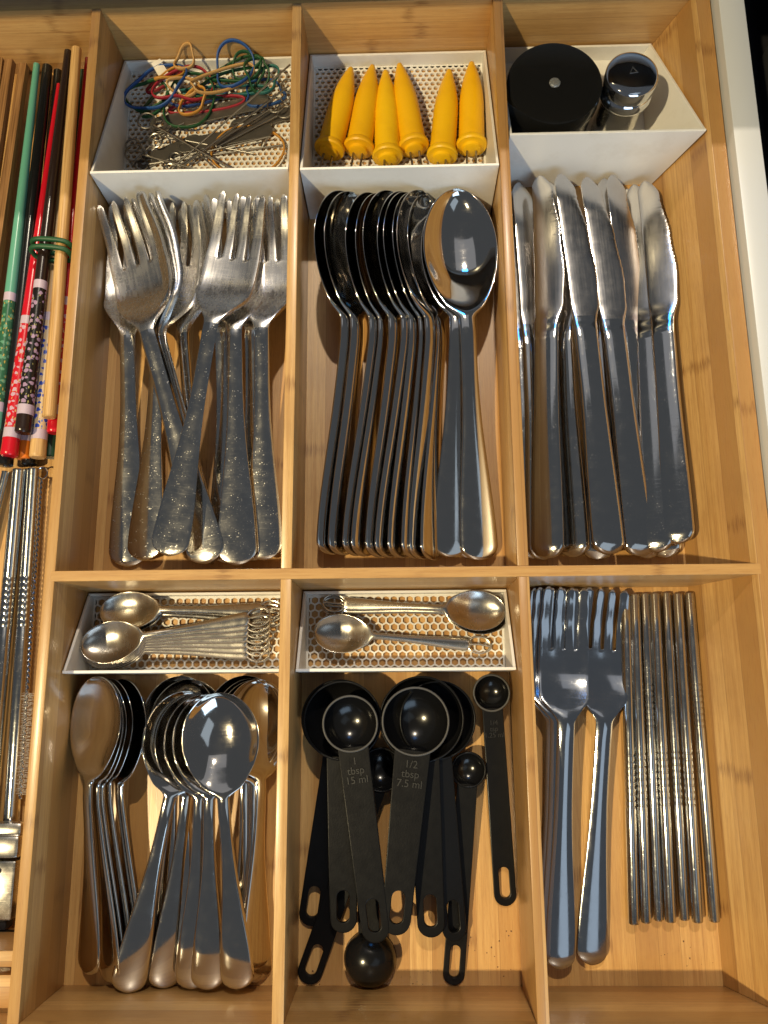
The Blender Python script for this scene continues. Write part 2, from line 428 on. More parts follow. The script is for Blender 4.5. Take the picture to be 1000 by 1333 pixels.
# drawer side of white metal, cabinet void beside it with its darkness painted near black, counter edge above the back (out of frame, casts the shadow on the back wall)
o = link('drawer_side', MB().box(31.50, 32.78, -22, 36, -5.2, .66, .06).mesh('drawer_side'), PAINT); structure(o)
o = link('cabinet_floor', MB().box(-40, 75, -40, 60, -6.2, -5.6).mesh('cabinet_floor', 0), DARK); structure(o)
o = link('cabinet_frame', MB().box(37.5, 38.4, 10, 36, -5.6, -.5, .1).box(36.2, 37.5, 18, 30, -5.6, -3.0, .1).mesh('cabinet_frame'), mat('dark_grey_rail', (.03, .032, .036), .5)); structure(o)
o = link('cabinet_rail', MB().box(-40, 75, 33, 35, .9, 6.75, .1).mesh('cabinet_rail'), PAINT); structure(o)
o = link('countertop', MB().box(-40, 75, 26.1, 90, 6.8, 9.6, .15).mesh('countertop'), mat('dark_stone_counter', (.05, .05, .055), .3)); structure(o)

# ------------------------------------------------------------------ trays
def tray(label, x0, x1, yf, yb, zf, zb, x1f=None, x1b=None, comb=True, hole=.155, pitch=.335, sides=6):
    """white wedge-sided tray with a honeycomb floor; x1f/x1b lean the right wall"""
    T = thing('tray', label, 'tray', 'white plastic trays in the organizer', Matrix.Translation(Vector(((x0 + x1) / 2, (yf + yb) / 2, ZF)) * S))
    ox, oy, oz = (x0 + x1) / 2, (yf + yb) / 2, ZF
    z0 = ZF + .01; zt = ZF + .13; th = .13
    X1F = x1 if x1f is None else x1f; X1B = x1 if x1b is None else x1b
    def P(x, y, z): return (x - ox, y - oy, z - oz)
    def wall(nm, ring_a, ring_b):
        n = len(ring_a); m_ = MB().add([P(*p) for p in ring_a] + [P(*p) for p in ring_b], [tuple(range(n)), tuple(range(2 * n - 1, n - 1, -1))] + [(i, n + i, n + (i + 1) % n, (i + 1) % n) for i in range(n)])
        me_ = m_.mesh(nm, 0)
        b_ = bmesh.new(); b_.from_mesh(me_); bmesh.ops.bevel(b_, geom=b_.edges[:], offset=.022 * S, segments=2, affect='EDGES', profile=.5); b_.to_mesh(me_); b_.free()
        link(nm, me_, TRAYM, T)
    # front and back walls span the whole width
    wall('front_wall', [(x0, yf, z0), (x1, yf, z0), (X1F, yf, zf), (x0, yf, zf)], [(x0, yf + th, z0), (x1, yf + th, z0), (X1F, yf + th, zf), (x0, yf + th, zf)])
    wall('back_wall', [(x0, yb - th, z0), (x1, yb - th, z0), (X1B, yb - th, zb), (x0, yb - th, zb)], [(x0, yb, z0), (x1, yb, z0), (X1B, yb, zb), (x0, yb, zb)])
    a, b = yf + th + .003, yb - th - .003
    sl = lambda y: zf + (zb - zf) * (y - yf) / (yb - yf) 
    wall('side_wall', [(x0, a, z0), (x0, b, z0), (x0, b, sl(b)), (x0, a, sl(a))], [(x0 + th, a, z0), (x0 + th, b, z0), (x0 + th, b, sl(b)), (x0 + th, a, sl(a))])
    wall('side_wall', [(x1 - th, a, z0), (x1 - th, b, z0), (X1B - th, b, sl(b)), (X1F - th, a, sl(a))], [(x1, a, z0), (x1, b, z0), (X1B, b, sl(b)), (X1F, a, sl(a))])
    xa, xb, ya, yb2 = x0 + th + .004, x1 - th - .004, yf + th + .004, yb - th - .004
    if not comb:
        link('floor_plate', MB().box(xa - ox, xb - ox, ya - oy, yb2 - oy, z0 - oz, zt - oz).mesh('floor_plate', 0), TRAYM, T); return T
    mg = .10; m_ = MB(); cx_ = lambda v: min(max(v, xa + mg), xb - mg); cy_ = lambda v: min(max(v, ya + mg), yb2 - mg)
    R = pitch / math.sqrt(3); row = pitch * math.sqrt(3) / 2
    j = 0; y = ya
    while y < yb2 + row:
        x = xa + (pitch / 2 if j % 2 else 0)
        while x < xb + pitch:
            n = 12
            hexr = []
            for k in range(n):
                ang = math.pi / 6 + k * math.pi / 6
                rr = R if k % 2 == 0 else R * math.cos(math.pi / 6)
                hexr.append((x + rr * math.cos(ang), y + rr * math.sin(ang)))
            hol = []
            for k in range(n):
                ang = math.pi / 6 + k * math.pi / 6
                rr = hole * (1.0 if sides == 12 else (1.07 if k % 2 == 0 else .94))
                hol.append((x + rr * math.cos(ang), y + rr * math.sin(ang)))
            cxy = lambda q: (cx_(q[0]), cy_(q[1]))
            H = [cxy(q) for q in hexr]; I = [cxy(q) for q in hol]
            w_ = max(q[0] for q in H) - min(q[0] for q in H); h_ = max(q[1] for q in H) - min(q[1] for q in H)
            if w_ > .02 and h_ > .02:
                vs = [P(q[0], q[1], zt) for q in H] + [P(q[0], q[1], zt) for q in I] + [P(q[0], q[1], z0) for q in I]
                m_.add(vs, [(k, (k + 1) % n, n + (k + 1) % n, n + k) for k in range(n)] + [(n + k, n + (k + 1) % n, 2 * n + (k + 1) % n, 2 * n + k) for k in range(n)])
            x += pitch
        y += row; j += 1
    me_ = bpy.data.meshes.new('honeycomb_floor'); me_.from_pydata([(p[0] * S, p[1] * S, p[2] * S) for p in m_.v], [], m_.f); me_.validate()
    b_ = bmesh.new(); b_.from_mesh(me_); bmesh.ops.remove_doubles(b_, verts=b_.verts[:], dist=1e-6); bmesh.ops.dissolve_degenerate(b_, edges=b_.edges[:], dist=1e-7)
    # solid rim round the comb
    b_.to_mesh(me_); b_.free(); link('honeycomb_floor', me_, TRAYM, T)
    rm = MB()
    rm.box(xa - ox, xa + mg - ox, ya - oy, yb2 - oy, z0 - oz, zt - oz); rm.box(xb - mg - ox, xb - ox, ya - oy, yb2 - oy, z0 - oz, zt - oz)
    rm.box(xa + mg - ox, xb - mg - ox, ya - oy, ya + mg - oy, z0 - oz, zt - oz); rm.box(xa + mg - ox, xb - mg - ox, yb2 - mg - oy, yb2 - oy, z0 - oz, zt - oz)
    link('floor_rim', rm.mesh('floor_rim', 0), TRAYM, T)
    return T
tray('white tray full of rubber bands and wire pins above the forks', .05, 9.94, 19.92, 29.42, -.14, -3.45, sides=12, hole=.125)
tray('white tray with the six yellow corn holders', 10.53, 20.31, 19.78, 29.42, -.03, -3.38, sides=12, hole=.125)
tray('white tray without honeycomb holding the black jar and the chrome shaker', 20.90, 29.10, 21.45, 29.42, -.04, -3.2, x1f=30.52, x1b=29.40, comb=False)
tray('low white tray with two fanned stacks of ring ended coffee spoons', .05, 9.94, -4.42, -.56, -1.45, -3.8, pitch=.385, hole=.165)
tray('low white tray with three coffee spoons laid head to tail', 10.53, 20.31, -4.42, -.56, -1.45, -3.8, pitch=.385, hole=.165)

# ------------------------------------------------------------------ cutlery shapes (local: handle end at origin, tip at +Y, lying on z = 0)
def loft(name, rows, nv, ycut, names):
    """rows: functions already sampled: list of (y, [top (x,z)...], [bottom inner (x,z)...])"""
    vs = []; n = None
    for y, ring in rows:
        n = len(ring)
        for x, z in ring: vs.append((x, y, z))
    fs = []
    for i in range(len(rows) - 1):
        for k in range(n):
            k2 = (k + 1) % n
            fs.append((i * n + k, i * n + k2, (i + 1) * n + k2, (i + 1) * n + k))
    fs.append(tuple(reversed(range(n)))); q = (len(rows) - 1) * n; fs.append(tuple(q + k for k in range(n)))
    me = MB().add(vs, fs).mesh(name, 0); me.polygons.foreach_set('use_smooth', [True] * len(me.polygons))
    if ycut is None: return me
    return split(me, names, lambda c: c.y > ycut)
def cosspace(a, b, n): return [a + (b - a) * (.5 - .5 * math.cos(math.pi * i / n)) for i in range(n + 1)]

def spoon_meshes(L, bl, bw, depth, neckz, hwe, hwn, th, endz=.14, rimz=None, crown=.07, nv=16, flare=.5):
    rimz = depth + th if rimz is None else rimz
    hs = L - bl; uc = .56
    ys = [hwe * (1 - math.cos(math.pi / 2 * i / 12)) for i in range(12)] + [hwe + (hs * .90 - hwe) * i / 26 for i in range(27)] + [hs * .90 + (hs * .10) * i / 8 for i in range(1, 9)] + [hs + bl * u for u in cosspace(0, 1, 40)[1:]]
    rows = []
    for y in ys:
        if y <= hs:
            wd = hwn + (hwe - hwn) * (1 - smooth01((y - hwe * .5) / (hs * .86))) ** (1 + flare)
            if y < hwe * .85: wd *= math.sqrt(max(1 - ((hwe * .85 - y) / (hwe * .85)) ** 2.4, 0.003))
            u = 0; dep = 0; cr = crown * (math.sqrt(max(1 - ((hwe * .85 - y) / (hwe * .85)) ** 2, 0)) if y < hwe * .85 else 1)
        else:
            u = (y - hs) / bl; 
            if u < uc: f = math.sin(math.pi / 2 * u / uc) ** (.75 + .5 * (1 - smooth01(u / .10))); wd = hwn + (bw - hwn) * f
            else: wd = bw * math.sqrt(max(1 - ((u - uc) / (1 - uc)) ** 2, .0008))
            dep = depth * smooth01(u / .46) * min(1, math.sqrt(max(1 - (max(u - uc, 0) / (1 - uc)) ** 2.4, 0))); cr = crown * (1 - smooth01(u / .2))
        def zf(q):
            if q < hs * .93: return endz + (neckz - endz) * (max(q, 0) / (hs * .93)) ** 1.5
            return interp(q, [hs * .93, hs + bl * .30, hs + bl * .60, L], [neckz, rimz + .08, rimz, rimz + .02])
        sw = L * .034
        z = sum(zf(y + sw * d) for d in (-1, -.66, -.33, 0, .33, .66, 1)) / 7
        v = [math.sin(math.pi / 2 * (-1 + 2 * i / nv)) for i in range(nv + 1)]
        top = []; bot = []
        for q in v:
            zz = z - dep * (1 - abs(q) ** 2.3) + cr * (1 - q * q)
            e = math.sqrt(max(1 - q ** 8, 0)) * th / 2
            top.append((q * wd, zz + e)); bot.append((q * wd, zz - e * (1 + .5 * (cr / max(crown, 1e-6)))))
        rows.append((y, top + bot[-2:0:-1]))
    return loft('spoon', rows, nv, hs * .99, ('handle', 'bowl'))

def knife_meshes(L=20.2, belly=0.0):
    hb = L * .55        # handle length
    ys = cosspace(0, .75, 9)[:-1] + [.75 + (hb - 1.4 - .75) * i / 22 for i in range(23)] + [hb - 1.4 + 2.6 * i / 22 for i in range(1, 23)] + [hb + 1.2 + (L - hb - 1.2) * u for u in [ (i / 90) for i in range(1, 80)]] + [hb + 1.2 + (L - hb - 1.2) * (79 / 90 + 11 / 90 * math.sin(math.pi / 2 * i / 14)) for i in range(1, 15)]
    rows = []; nv = 14
    for y in ys:
        if y < hb:
            wl = wr = interp(y, [.4, hb * .8, hb], [.80, .61, .60]); t = interp(y, [0, .6, hb * .6, hb], [.34, .50, .54, .44])
            if y < .75:
                k = math.sqrt(max(1 - ((.75 - y) / .75) ** 2.4, .003)); wl *= k; wr *= k; t *= .55 + .45 * k
            sq = 2.7
        else:
            u = (y - hb) / (L - hb)
            wl = interp(u, [0, .10, .3, .7, .93, 1], [.60, .60, .62, .70, .76, .66]) 
            wr = interp(u, [0, .06, .19, .36, .62, .88, 1], [.60, .62, .86, .92, .72, .34, .10])
            if u > .91:
                k = min((u - .91) / .09, 1.0); mid_ = (wr - wl) / 2 - .10 * k; hf = (wr + wl) / 2 * math.sqrt(max(1 - k ** 2.3, .0012))
                wr = mid_ + hf; wl = hf - mid_
            if .38 < u < .86: wr += .018 * (1 if int(y / .11) % 2 else -1)
            t = interp(u, [0, .08, .2, 1], [.40, .30, .15, .09]); sq = interp(u, [0, .2], [2.7, 2.2])
        ring = []
        for k in range(2 * nv):
            a = 2 * math.pi * k / (2 * nv); c, s = math.cos(a), math.sin(a)
            X = math.copysign(abs(c) ** (2 / sq), c); Zz = math.copysign(abs(s) ** (2 / sq), s)
            ring.append(((wr - wl) / 2 + (wr + wl) / 2 * X, Zz * t / 2))
        zc = interp(y, [0, hb, hb + 1.5, L], [.24, .30, .20, .12])
        rows.append((y, [(x, z + zc) for x, z in ring]))
    return loft('knife', rows, nv, hb + 1.0, ('handle', 'blade'))

def fork_meshes(L=18.8, hw=1.42, tine=3.4, plate=3.95, hwe=.92, hwn=.34, th=.2, gap=.125, neckz=1.15, endz=.16, slotr=.13, taper=.42, crown=.08, sh=.27):
    """one sheet, four tines with round-bottomed slots, thickened and rounded"""
    yt = L - tine; yn = yt - plate
    ys = [hwe * (1 - math.cos(math.pi / 2 * i / 11)) for i in range(11)] + [hwe + (yn - hwe) * i / 26 for i in range(27)] + [yn + plate * i / 22 for i in range(1, 23)]
    ys = [y for y in ys if y < yt - 1e-6] + [yt] + [yt + slotr * (1 - math.cos(math.pi / 2 * i / 5)) for i in range(1, 6)] + [yt + slotr + (tine - slotr) * i / 16 for i in range(1, 17)]
    V = []; Fc = []; NC = 16
    for y in ys:
        if y < yn:
            W = hwn + (hwe - hwn) * (1 - smooth01((y - hwe * .4) / (yn * .82))) ** 1.5
            if y < hwe * .85: W *= math.sqrt(max(1 - ((hwe * .85 - y) / (hwe * .85)) ** 2.4, .004))
        else:
            u = (y - yn) / (L - yn)
            W = hwn + (hw - hwn) * smooth01(u / sh) ** .85
            W -= max(0, u - .5) * .18
        def zf(q): return endz + (neckz - endz) * (max(q, 0) / yn) ** 1.6 if q < yn else interp(q, [yn, yn + plate * .75, yt + tine * .25, L], [neckz, .22, .24, .75])
        z = sum(zf(y + .55 * d) for d in (-1, -.66, -.33, 0, .33, .66, 1)) / 7
        zc = crown if y < yn else crown * (1 - smooth01((y - yn) / 1.0)) - .10 * smooth01((y - yn) / 1.6)
        if y < hwe * .85: zc *= math.sqrt(max(1 - ((hwe * .85 - y) / (hwe * .85)) ** 2, 0))
        g = 0
        if y > yt: d = y - yt; g = gap * (math.sqrt(max(1 - (max(slotr - d, 0) / slotr) ** 2, 0)))
        uu = max(0, (y - yt) / tine)
        for k in range(4):
            c0 = -1 + .5 * k; c1 = c0 + .5
            a = c0 * W + (g if k > 0 else 0); b = c1 * W - (g if k < 3 else 0)
            mid = (a + b) / 2; half = (b - a) / 2 * (1 - taper * uu)
            if uu > .93: half *= max(.35, math.sqrt(max(1 - ((uu - .93) / .075) ** 2, .1)))
            for q in (-1, -.4, .4, 1):
                x = mid + half * q
                V.append((x, y, z + zc * (1 - min(1, (x / max(W, .01)) ** 2)) ))
    n = len(ys)
    for i in range(n - 1):
        for k in range(4):
            for j in range(3):
                p = i * 16 + k * 4 + j; Fc.append((p, p + 1, p + 17, p + 16))
    me = bpy.data.meshes.new('fork'); me.from_pydata([(x * S, y * S, z * S) for x, y, z in V], [], Fc)
    b = bmesh.new(); b.from_mesh(me); bmesh.ops.remove_doubles(b, verts=b.verts[:], dist=.004 * S); bmesh.ops.recalc_face_normals(b, faces=b.faces[:]); b.to_mesh(me); b.free()
    me = bake(me, [('SOLIDIFY', dict(thickness=th * S, offset=0.0)), ('BEVEL', dict(width=.055 * S, segments=2, limit_method='ANGLE', angle_limit=R_(50)))])
    me.polygons.foreach_set('use_smooth', [True] * len(me.polygons))
    return split(me, ('handle', 'head'), lambda c: c.y > yn - .02)

LOG = []
def cutlery(name, meshes, pnames, mats, L, label, cat, group, tip, end, zt, ze, roll=0, toff=.7, eoff=.15, ylim=None):
    """one piece: tip and handle end on the photograph's rays at the height given (cm above the organizer floor)"""
    if ylim is not None:          # heads prop up against the tray in front of them
        z = ZF
        while at(tip[0], tip[1], z).y > ylim: z += .02
        zt = max(z - ZF - toff, 0) + .35 * zt
    B = at(tip[0], tip[1], ZF + zt + toff); A = at(end[0], end[1], ZF + ze + eoff)
    B.z = ZF + zt; A.z = ZF + ze
    k = (B - A).length / L
    LOG.append((name, round(k, 3), round(zt, 2)))
    y = (B - A).normalized()
    k2 = min(max(k, .95), 1.05)
    A2 = B - y * L * k2 if False else A
    t = thing(name, label, cat, group, frame(A2, B, roll, k2))
    for me, nm, mt in zip(meshes, pnames, mats): link(nm, me, mt, t)
    # keep the piece inside its compartment: off the dividers, the end walls and the floor
    M = frame(A2, B, roll, k2); P = [M @ v.co / S for me in meshes for v in me.vertices]
    xs = [p.x for p in P]; ys_ = [p.y for p in P]; zs = [p.z for p in P]
    cx = (A2.x + B.x) / 2; cy = (A2.y + B.y) / 2
    lo, hi = (.03, 9.97) if cx < 10.2 else ((10.51, 20.33) if cx < 20.6 else (20.88, 99))
    yl, yh = (.04, 29.4) if cy > 0 else (-17.96, -.52)
    d = Vector((max(lo - min(xs), 0) - max(max(xs) - hi, 0), max(yl - min(ys_), 0) - max(max(ys_) - yh, 0), max(ZF + .01 - min(zs), 0)))
    t.location = t.location + d * S
    LOG[-1] += (tuple(round(q, 2) for q in d),)
    return t

# ---- table forks
FK = fork_meshes()
def fork(label, tip, end, zt, ze, roll=0):
    return cutlery('table_fork', FK, ('handle', 'head'), (ST_FORK, ST_FHEAD), 18.8, label, 'fork', 'table forks', tip, end, zt, ze, roll, ylim=19.8)
fork('fork lowest against the left divider, its handle end brown with reflection', (156, 266), (150, 736), .1, .0, 4)
fork('leftmost of the fanned forks, showing its whole broad head', (150, 258), (264, 731), 2.2, 1.3, -8)
fork('second fork of the fan, tucked under the right edge of the broad head', (176, 258), (272, 731), 1.7, .9, -34)
fork('third fork of the fan, seen half edge on', (194, 260), (280, 731), 1.2, .6, -46)
fork('fourth fork of the fan, turned most on its edge', (212, 262), (284, 733), .7, .3, -56)
fork('fork with a brown handle slanting down to the left behind the fan', (236, 262), (188, 728), .9, .3, -12)
fork('fork standing on edge between the fan and the crossing fork', (262, 260), (254, 728), 1.3, .5, -38)
fork('scratched fork lying across the top of the others, handle to the lower left', (318, 252), (219, 722), 3.2, 2.3, -3)
fork('straight fork directly under the crossing fork, broad handle to the front', (306, 257), (309, 734), 1.9, 1.3, 3)
fork('fork nearest the right divider, its head cut off by the divider edge', (353, 253), (353, 727), 1.7, .9, 0)
fork('fork beneath the one nearest the right divider, only its handle edge in sight', (338, 260), (330, 728), .8, .3, -6)
fork('fork at the bottom of the pile under the straight fork', (290, 262), (296, 731), .2, .0, 3)

# ---- table spoons
SPN = spoon_meshes(18.8, 7.0, 1.88, .85, 1.35, .92, .40, .17)
def tspoon(label, tip, end, zt, ze, roll=0):
    return cutlery('table_spoon', SPN, ('handle', 'bowl'), (ST_SPOON, ST_SPOON), 18.8, label, 'spoon', 'table spoons', tip, end, zt, ze, roll, toff=1.0, ylim=19.8)
lx = [395, 404, 429, 443, 455, 471, 478, 485, 494]
ex = [431, 443, 458, 472, 490, 505, 519, 534, 549]
names = ['outermost dark spoon of the left row, against the divider', 'second spoon from the left divider in the leaning row', 'third spoon from the left divider in the leaning row',
         'fourth spoon from the left divider in the leaning row', 'fifth leaning spoon, its handle end turned up flat', 'sixth leaning spoon, just right of the flat handle end',
         'seventh leaning spoon, close behind the sixth', 'eighth leaning spoon, second from the right end of the row', 'last leaning spoon on the right, its dark bowl fully in view']
for i, (a, b) in enumerate(zip(lx, ex)):
    tspoon(names[i], (a + 36 + (i % 3 - 1) * 1.5, 245 + (i * 5 % 4) * 1.6), (b + (i * 7 % 5 - 2) * 1.2, 722 + i * .8), .62 + .02 * i, .45, 43 + (i * 5 % 4) * 2.0)
tspoon('edge on spoon handle beside the last leaning spoon', (538, 254), (561, 730), .3, .5, 50)
tspoon('lowest of the three flat spoons stacked on the right', (601, 252), (622, 727), .10, .0, 3)
tspoon('middle flat spoon on the right, its handle left of the top one', (594, 249), (586, 725), .36, .35, 6)
tspoon('top flat spoon on the right, its bowl shining orange and blue', (599, 245), (632, 729), .62, .4, 4)

# ---- table knives
KN = knife_meshes()
def knife(label, tip, end, zt, ze, roll=0):
    return cutlery('table_knife', KN, ('handle', 'blade'), (ST_HANDLE, ST_KNIFE), 20.2, label, 'knife', 'table knives', tip, end, zt, ze, roll, toff=.15, eoff=.25, ylim=21.35)
knife('knife deepest in the left corner, only its blade tip showing', (676, 250), (694, 728), .0, .0, 8)
knife('knife along the left divider under the first broad knife', (684, 238), (706, 729), .5, .2, 10)
knife('broad knife on the left, brown handle end nearest the left divider', (713, 226), (716, 727), 1.6, 1.3, -24)
knife('narrow knife squeezed between the two broad knives', (722, 232), (751, 725), .9, .5, -30)
knife('knife lying beneath the large middle knife, rounded end peeping out', (797, 232), (778, 729), .3, .0, -8)
knife('large middle knife with a full white shining blade, on top of the pile', (739, 226), (793, 722), 2.0, 1.7, 6)
knife('knife right of the large middle knife, blue glint at its neck', (773, 230), (834, 724), 1.4, 1.0, 4)
knife('knife with a short blade tip right of the curved blades', (806, 228), (842, 727), .6, .2, 12)
knife('knife under the right pair, its tip between the blades', (826, 246), (868, 727), .2, .0, -20)
knife('left knife of the upright pair on the right', (836, 238), (858, 719), 1.5, 1.2, -22)
knife('rightmost knife, standing on its back against the side wall', (850, 233), (886, 708), 1.7, 1.6, -24)

# ---- teaspoons
TSP = spoon_meshes(13.0, 4.7, 1.78, .80, 1.0, .76, .28, .13, endz=.12)
def tea(label, tip, end, zt, ze, roll=0):
    return cutlery('teaspoon', TSP, ('handle', 'bowl'), (ST_TEA, ST_TEA), 13.0, label, 'teaspoon', 'teaspoons', tip, end, zt, ze, roll, toff=.85)
tea('front teaspoon of the left bundle, orange reflection in its bowl', (127, 880), (100, 1268), 1.8, .9, -32)
tea('second teaspoon of the left bundle, its handle crossing to the right', (137, 881), (138, 1278), 1.4, .7, -34)
tea('third teaspoon of the left bundle, thin rim behind the second', (148, 882), (151, 1281), .95, .4, -35)
tea('fourth teaspoon of the left bundle, nested behind the third', (157, 882), (164, 1276), .55, .3, -36)
tea('innermost teaspoon of the left bundle, dark bowl farthest right', (176, 883), (180, 1277), .3, .1, -36)
tea('back teaspoon in the middle, rim just below the white tray', (240, 880), (212, 1278), .1, .1, -4)
tea('second back teaspoon in the middle, nested in the rear one', (246, 884), (240, 1280), .3, .2, 2)
tea('teaspoon with the handle swept out to the lower left', (246, 902), (163, 1295), 0.75, 0.9, 14)
tea('teaspoon under the swept one, broad handle pointing straight down', (252, 903), (211, 1287), 0.4, 0.35, 18)
tea('teaspoon handle left of the bright pair, rim inside the swept bowl', (264, 903), (249, 1287), 1.25, .7, 8)
tea('left of the two bright handles under the large mirror bowl', (275, 902), (270, 1288), 1.7, 1.05, 4)
tea('large mirror bowl teaspoon on top, reflecting orange and dark blue', (284, 900), (310, 1287), 2.25, 1.4, 0)
tea('rear teaspoon of the right bundle, highest rim by the tray', (312, 880), (320, 1280), .0, .1, 14)
tea('second teaspoon of the right bundle, thin rim in front of the rear one', (318, 884), (332, 1279), .1, .2, 20)
tea('third teaspoon of the right bundle, its neck bowed out', (324, 886), (337, 1277), .3, .3, 30)
tea('teaspoon squeezed against the right divider', (331, 885), (345, 1262), .45, .4, 38)

# ---- serving forks
SF = fork_meshes(L=16.5, hw=1.16, tine=2.85, plate=3.35, hwe=.63, hwn=.33, th=.26, gap=.085, neckz=.95, slotr=.085, taper=.10, crown=.085, sh=.20)
def sfork(label, tip, end, zt, ze, roll=0):
    return cutlery('serving_fork', SF, ('handle', 'head'), (ST_SERVE, ST_SERVE), 16.5, label, 'fork', 'mirror forks beside the metal chopsticks', tip, end, zt, ze, roll)
sfork('mirror fork lowest of the left stack beside the divider', (719, 766), (718, 1250), .0, .0, 0)
sfork('mirror fork in the middle of the left stack, only its edge showing', (726, 764), (722, 1252), .3, .3, 0)
sfork('top mirror fork on the left, next to the divider', (737, 761), (728, 1253), .6, .6, 0)
sfork('mirror fork in the middle, next to the metal chopsticks', (789, 764), (769, 1249), .1, .1, 2)

# ---- metal chopsticks
def rod_profile(L, r, rings):
    p = [(r * .55, 0), (r * .92, .02), (r, .08)]
    for y0, n, st in rings:
        for k in range(n):
            y = y0 + k * st; p += [(r, y - .05), (r * .88, y - .02), (r * .88, y + .02), (r, y + .05)]
    p += [(r, L - .06), (r * .9, L)]
    return p
RODA = MB().lathe(rod_profile(14.45, .245, [(4.9, 9, .28)]), 20).mesh('shaft'); RODB = MB().lathe(rod_profile(14.45, .245, [(8.3, 8, .27)]), 20).mesh('shaft')
HOLE = MB().lathe([(.17, -.004), (.17, .01)], 16).mesh('end_shade')  # flat black disc, paints the shade of a hollow end
tops = [(814, 776), (826, 774), (839, 773), (852, 773), (867, 772), (882, 773), (897, 772)]
bots = [(825, 1197), (841, 1197), (857, 1196), (873, 1201), (891, 1201), (908, 1200), (930, 1199)]
rl = ['leftmost of the seven metal chopsticks, beside the mirror fork', 'second metal chopstick from the left, ring grooves at mid length', 'third metal chopstick from the left, ring grooves set higher up',
      'metal chopstick in the middle of the seven, reaching farthest forward', 'fifth metal chopstick from the left in the row of seven', 'sixth metal chopstick from the left, scuffed at its ring grooves', 'rightmost metal chopstick along the side wall, ring grooves set higher up']
for i in range(7):
    z = ZF + (.5 if i not in (2, 4) else .34)
    A, B = at(*bots[i], z), at(*tops[i], z)
    B.y = min(B.y, -.60); A = B - (B - A).normalized() * 14.45
    t = thing('metal_chopstick', rl[i], 'chopstick', 'metal chopsticks', frame(A, B, i * 50))
    link('shaft', RODB if i in (2, 6) else RODA, ST_ROD, t); link('end_shade', HOLE, DARK, t)

# ---- black measuring spoons
def mspoon(label, cup, r, end, z, zh, hw, text=None, hn=None, flip=False, slot=1.35, depth=None, grey=False, roll=0):
    """cup centre px, cup radius cm, handle end px; z = rim height above the floor at the cup, zh at the handle end"""
    C_ = at(cup[0], cup[1], ZF + z); E_ = at(end[0], end[1], ZF + zh)
    L = (C_ - E_).length
    t = thing('measuring_spoon', label, 'measuring spoon', 'black measuring spoons', frame(E_, C_, roll + (180 if flip else 0)))
    depth = depth or r * .82
    # cup: a round bowl with a thin rim, axis along local z
    prof = []; nb = 9; th = .09
    inner = [(r - th) * math.sin(math.pi / 2 * k / nb) for k in range(nb + 1)]
    pr_ = [(max((r - th) * math.sin(math.pi / 2 * k / nb), .001), -(depth - th) * math.cos(math.pi / 2 * k / nb)) for k in range(nb + 1)]
    pr_ += [(r - th, .0), (r - th + .02, .03), (r - .02, .03), (r, .0)]
    pr_ += [(max(r * math.sin(math.pi / 2 * k / nb), .001), -depth * math.cos(math.pi / 2 * k / nb) - .02) for k in range(nb - 1, -1, -1)]
    M = Matrix.Translation(Vector((0, L, 0))) @ Matrix.Rotation(R_(90), 4, 'X')
    link('cup', MB().lathe(pr_, 40, M, cap=False).mesh('cup', 50), BLACKC, t)
    link('rim', MB().tube([((r - .045) * math.cos(a), L + (r - .045) * math.sin(a), .02) for a in [2 * math.pi * k / 48 for k in range(48)]], .052, 7, True).mesh('rim', 60), WORN if text else BLACKP, t)
    hq = hn or hw * .95; yc = L - math.sqrt(max(r * r - hq * hq, .01)) + .03
    hn = hn or hw * .95
    outer = [(hw * math.cos(a), hw + hw * math.sin(a)) for a in [math.pi + math.pi * k / 14 for k in range(15)]] + [(hn, yc), (-hn, yc)]
    hole = stadium(0, hw + slot / 2 - .16, hw * .46, slot / 2)
    hm = outline_mesh('handle', outer, (hole,), .20, .04)
    h = link('handle', hm, BLACKP, t); h.location = (0, 0, -.09 * S)
    if text:
        tm = text_mesh('marking', text, hw * (.74 if hw > .55 else .62), .03, .9)
        mk = link('marking', tm, MARK, t); mk.location = (0, (yc - .75) * S, .022 * S); mk.rotation_euler = (0, 0, 0)
    return t
mspoon('black measuring spoon lowest on the left, its slot against the divider', (443, 936), 1.78, (403, 1206), 1.5, .25, .56)
mspoon('largest black cup on the left, handle under the one tablespoon', (446, 938), 1.76, (447, 1215), 2.0, 1.0, .60, hn=.72)
mspoon('small black cup with its handle running into the lower left corner', (496, 1002), 1.0, (398, 1281), .95, .14, .55)
mspoon('upturned black cup, round back showing at the front of the compartment', (482, 1247), 1.16, (470, 905), .32, .4, .5, flip=True)
mspoon('measuring spoon at the right of the nested cups, handle on edge', (570, 937), 1.75, (593, 1226), 1.7, .7, .54, roll=8)
mspoon('large black cup holding the half tablespoon in the middle', (549, 936), 1.90, (562, 1221), 2.0, 1.1, .60, hn=.72)
mspoon('black half tablespoon with embossed writing, on top in the middle', (541, 939), 1.50, (514, 1218), 2.5, 1.9, .62, text='1/2\ntbsp\n7.5 ml', hn=.80)
mspoon('black one tablespoon cup lying inside the largest left cup', (456, 942), 1.24, (491, 1228), 2.5, 1.9, .60, hn=.68, text='1\ntbsp\n15 ml')
mspoon('small round cup half hidden right of the nested cups, its handle shining along one edge', (610, 1002), .80, (590, 1283), .95, .14, .48)
mspoon('black quarter teaspoon lying alone on the far right', (640, 902), .86, (659, 1180), 1.2, .14, .50, text='1/4\ntsp\n1.25 ml')

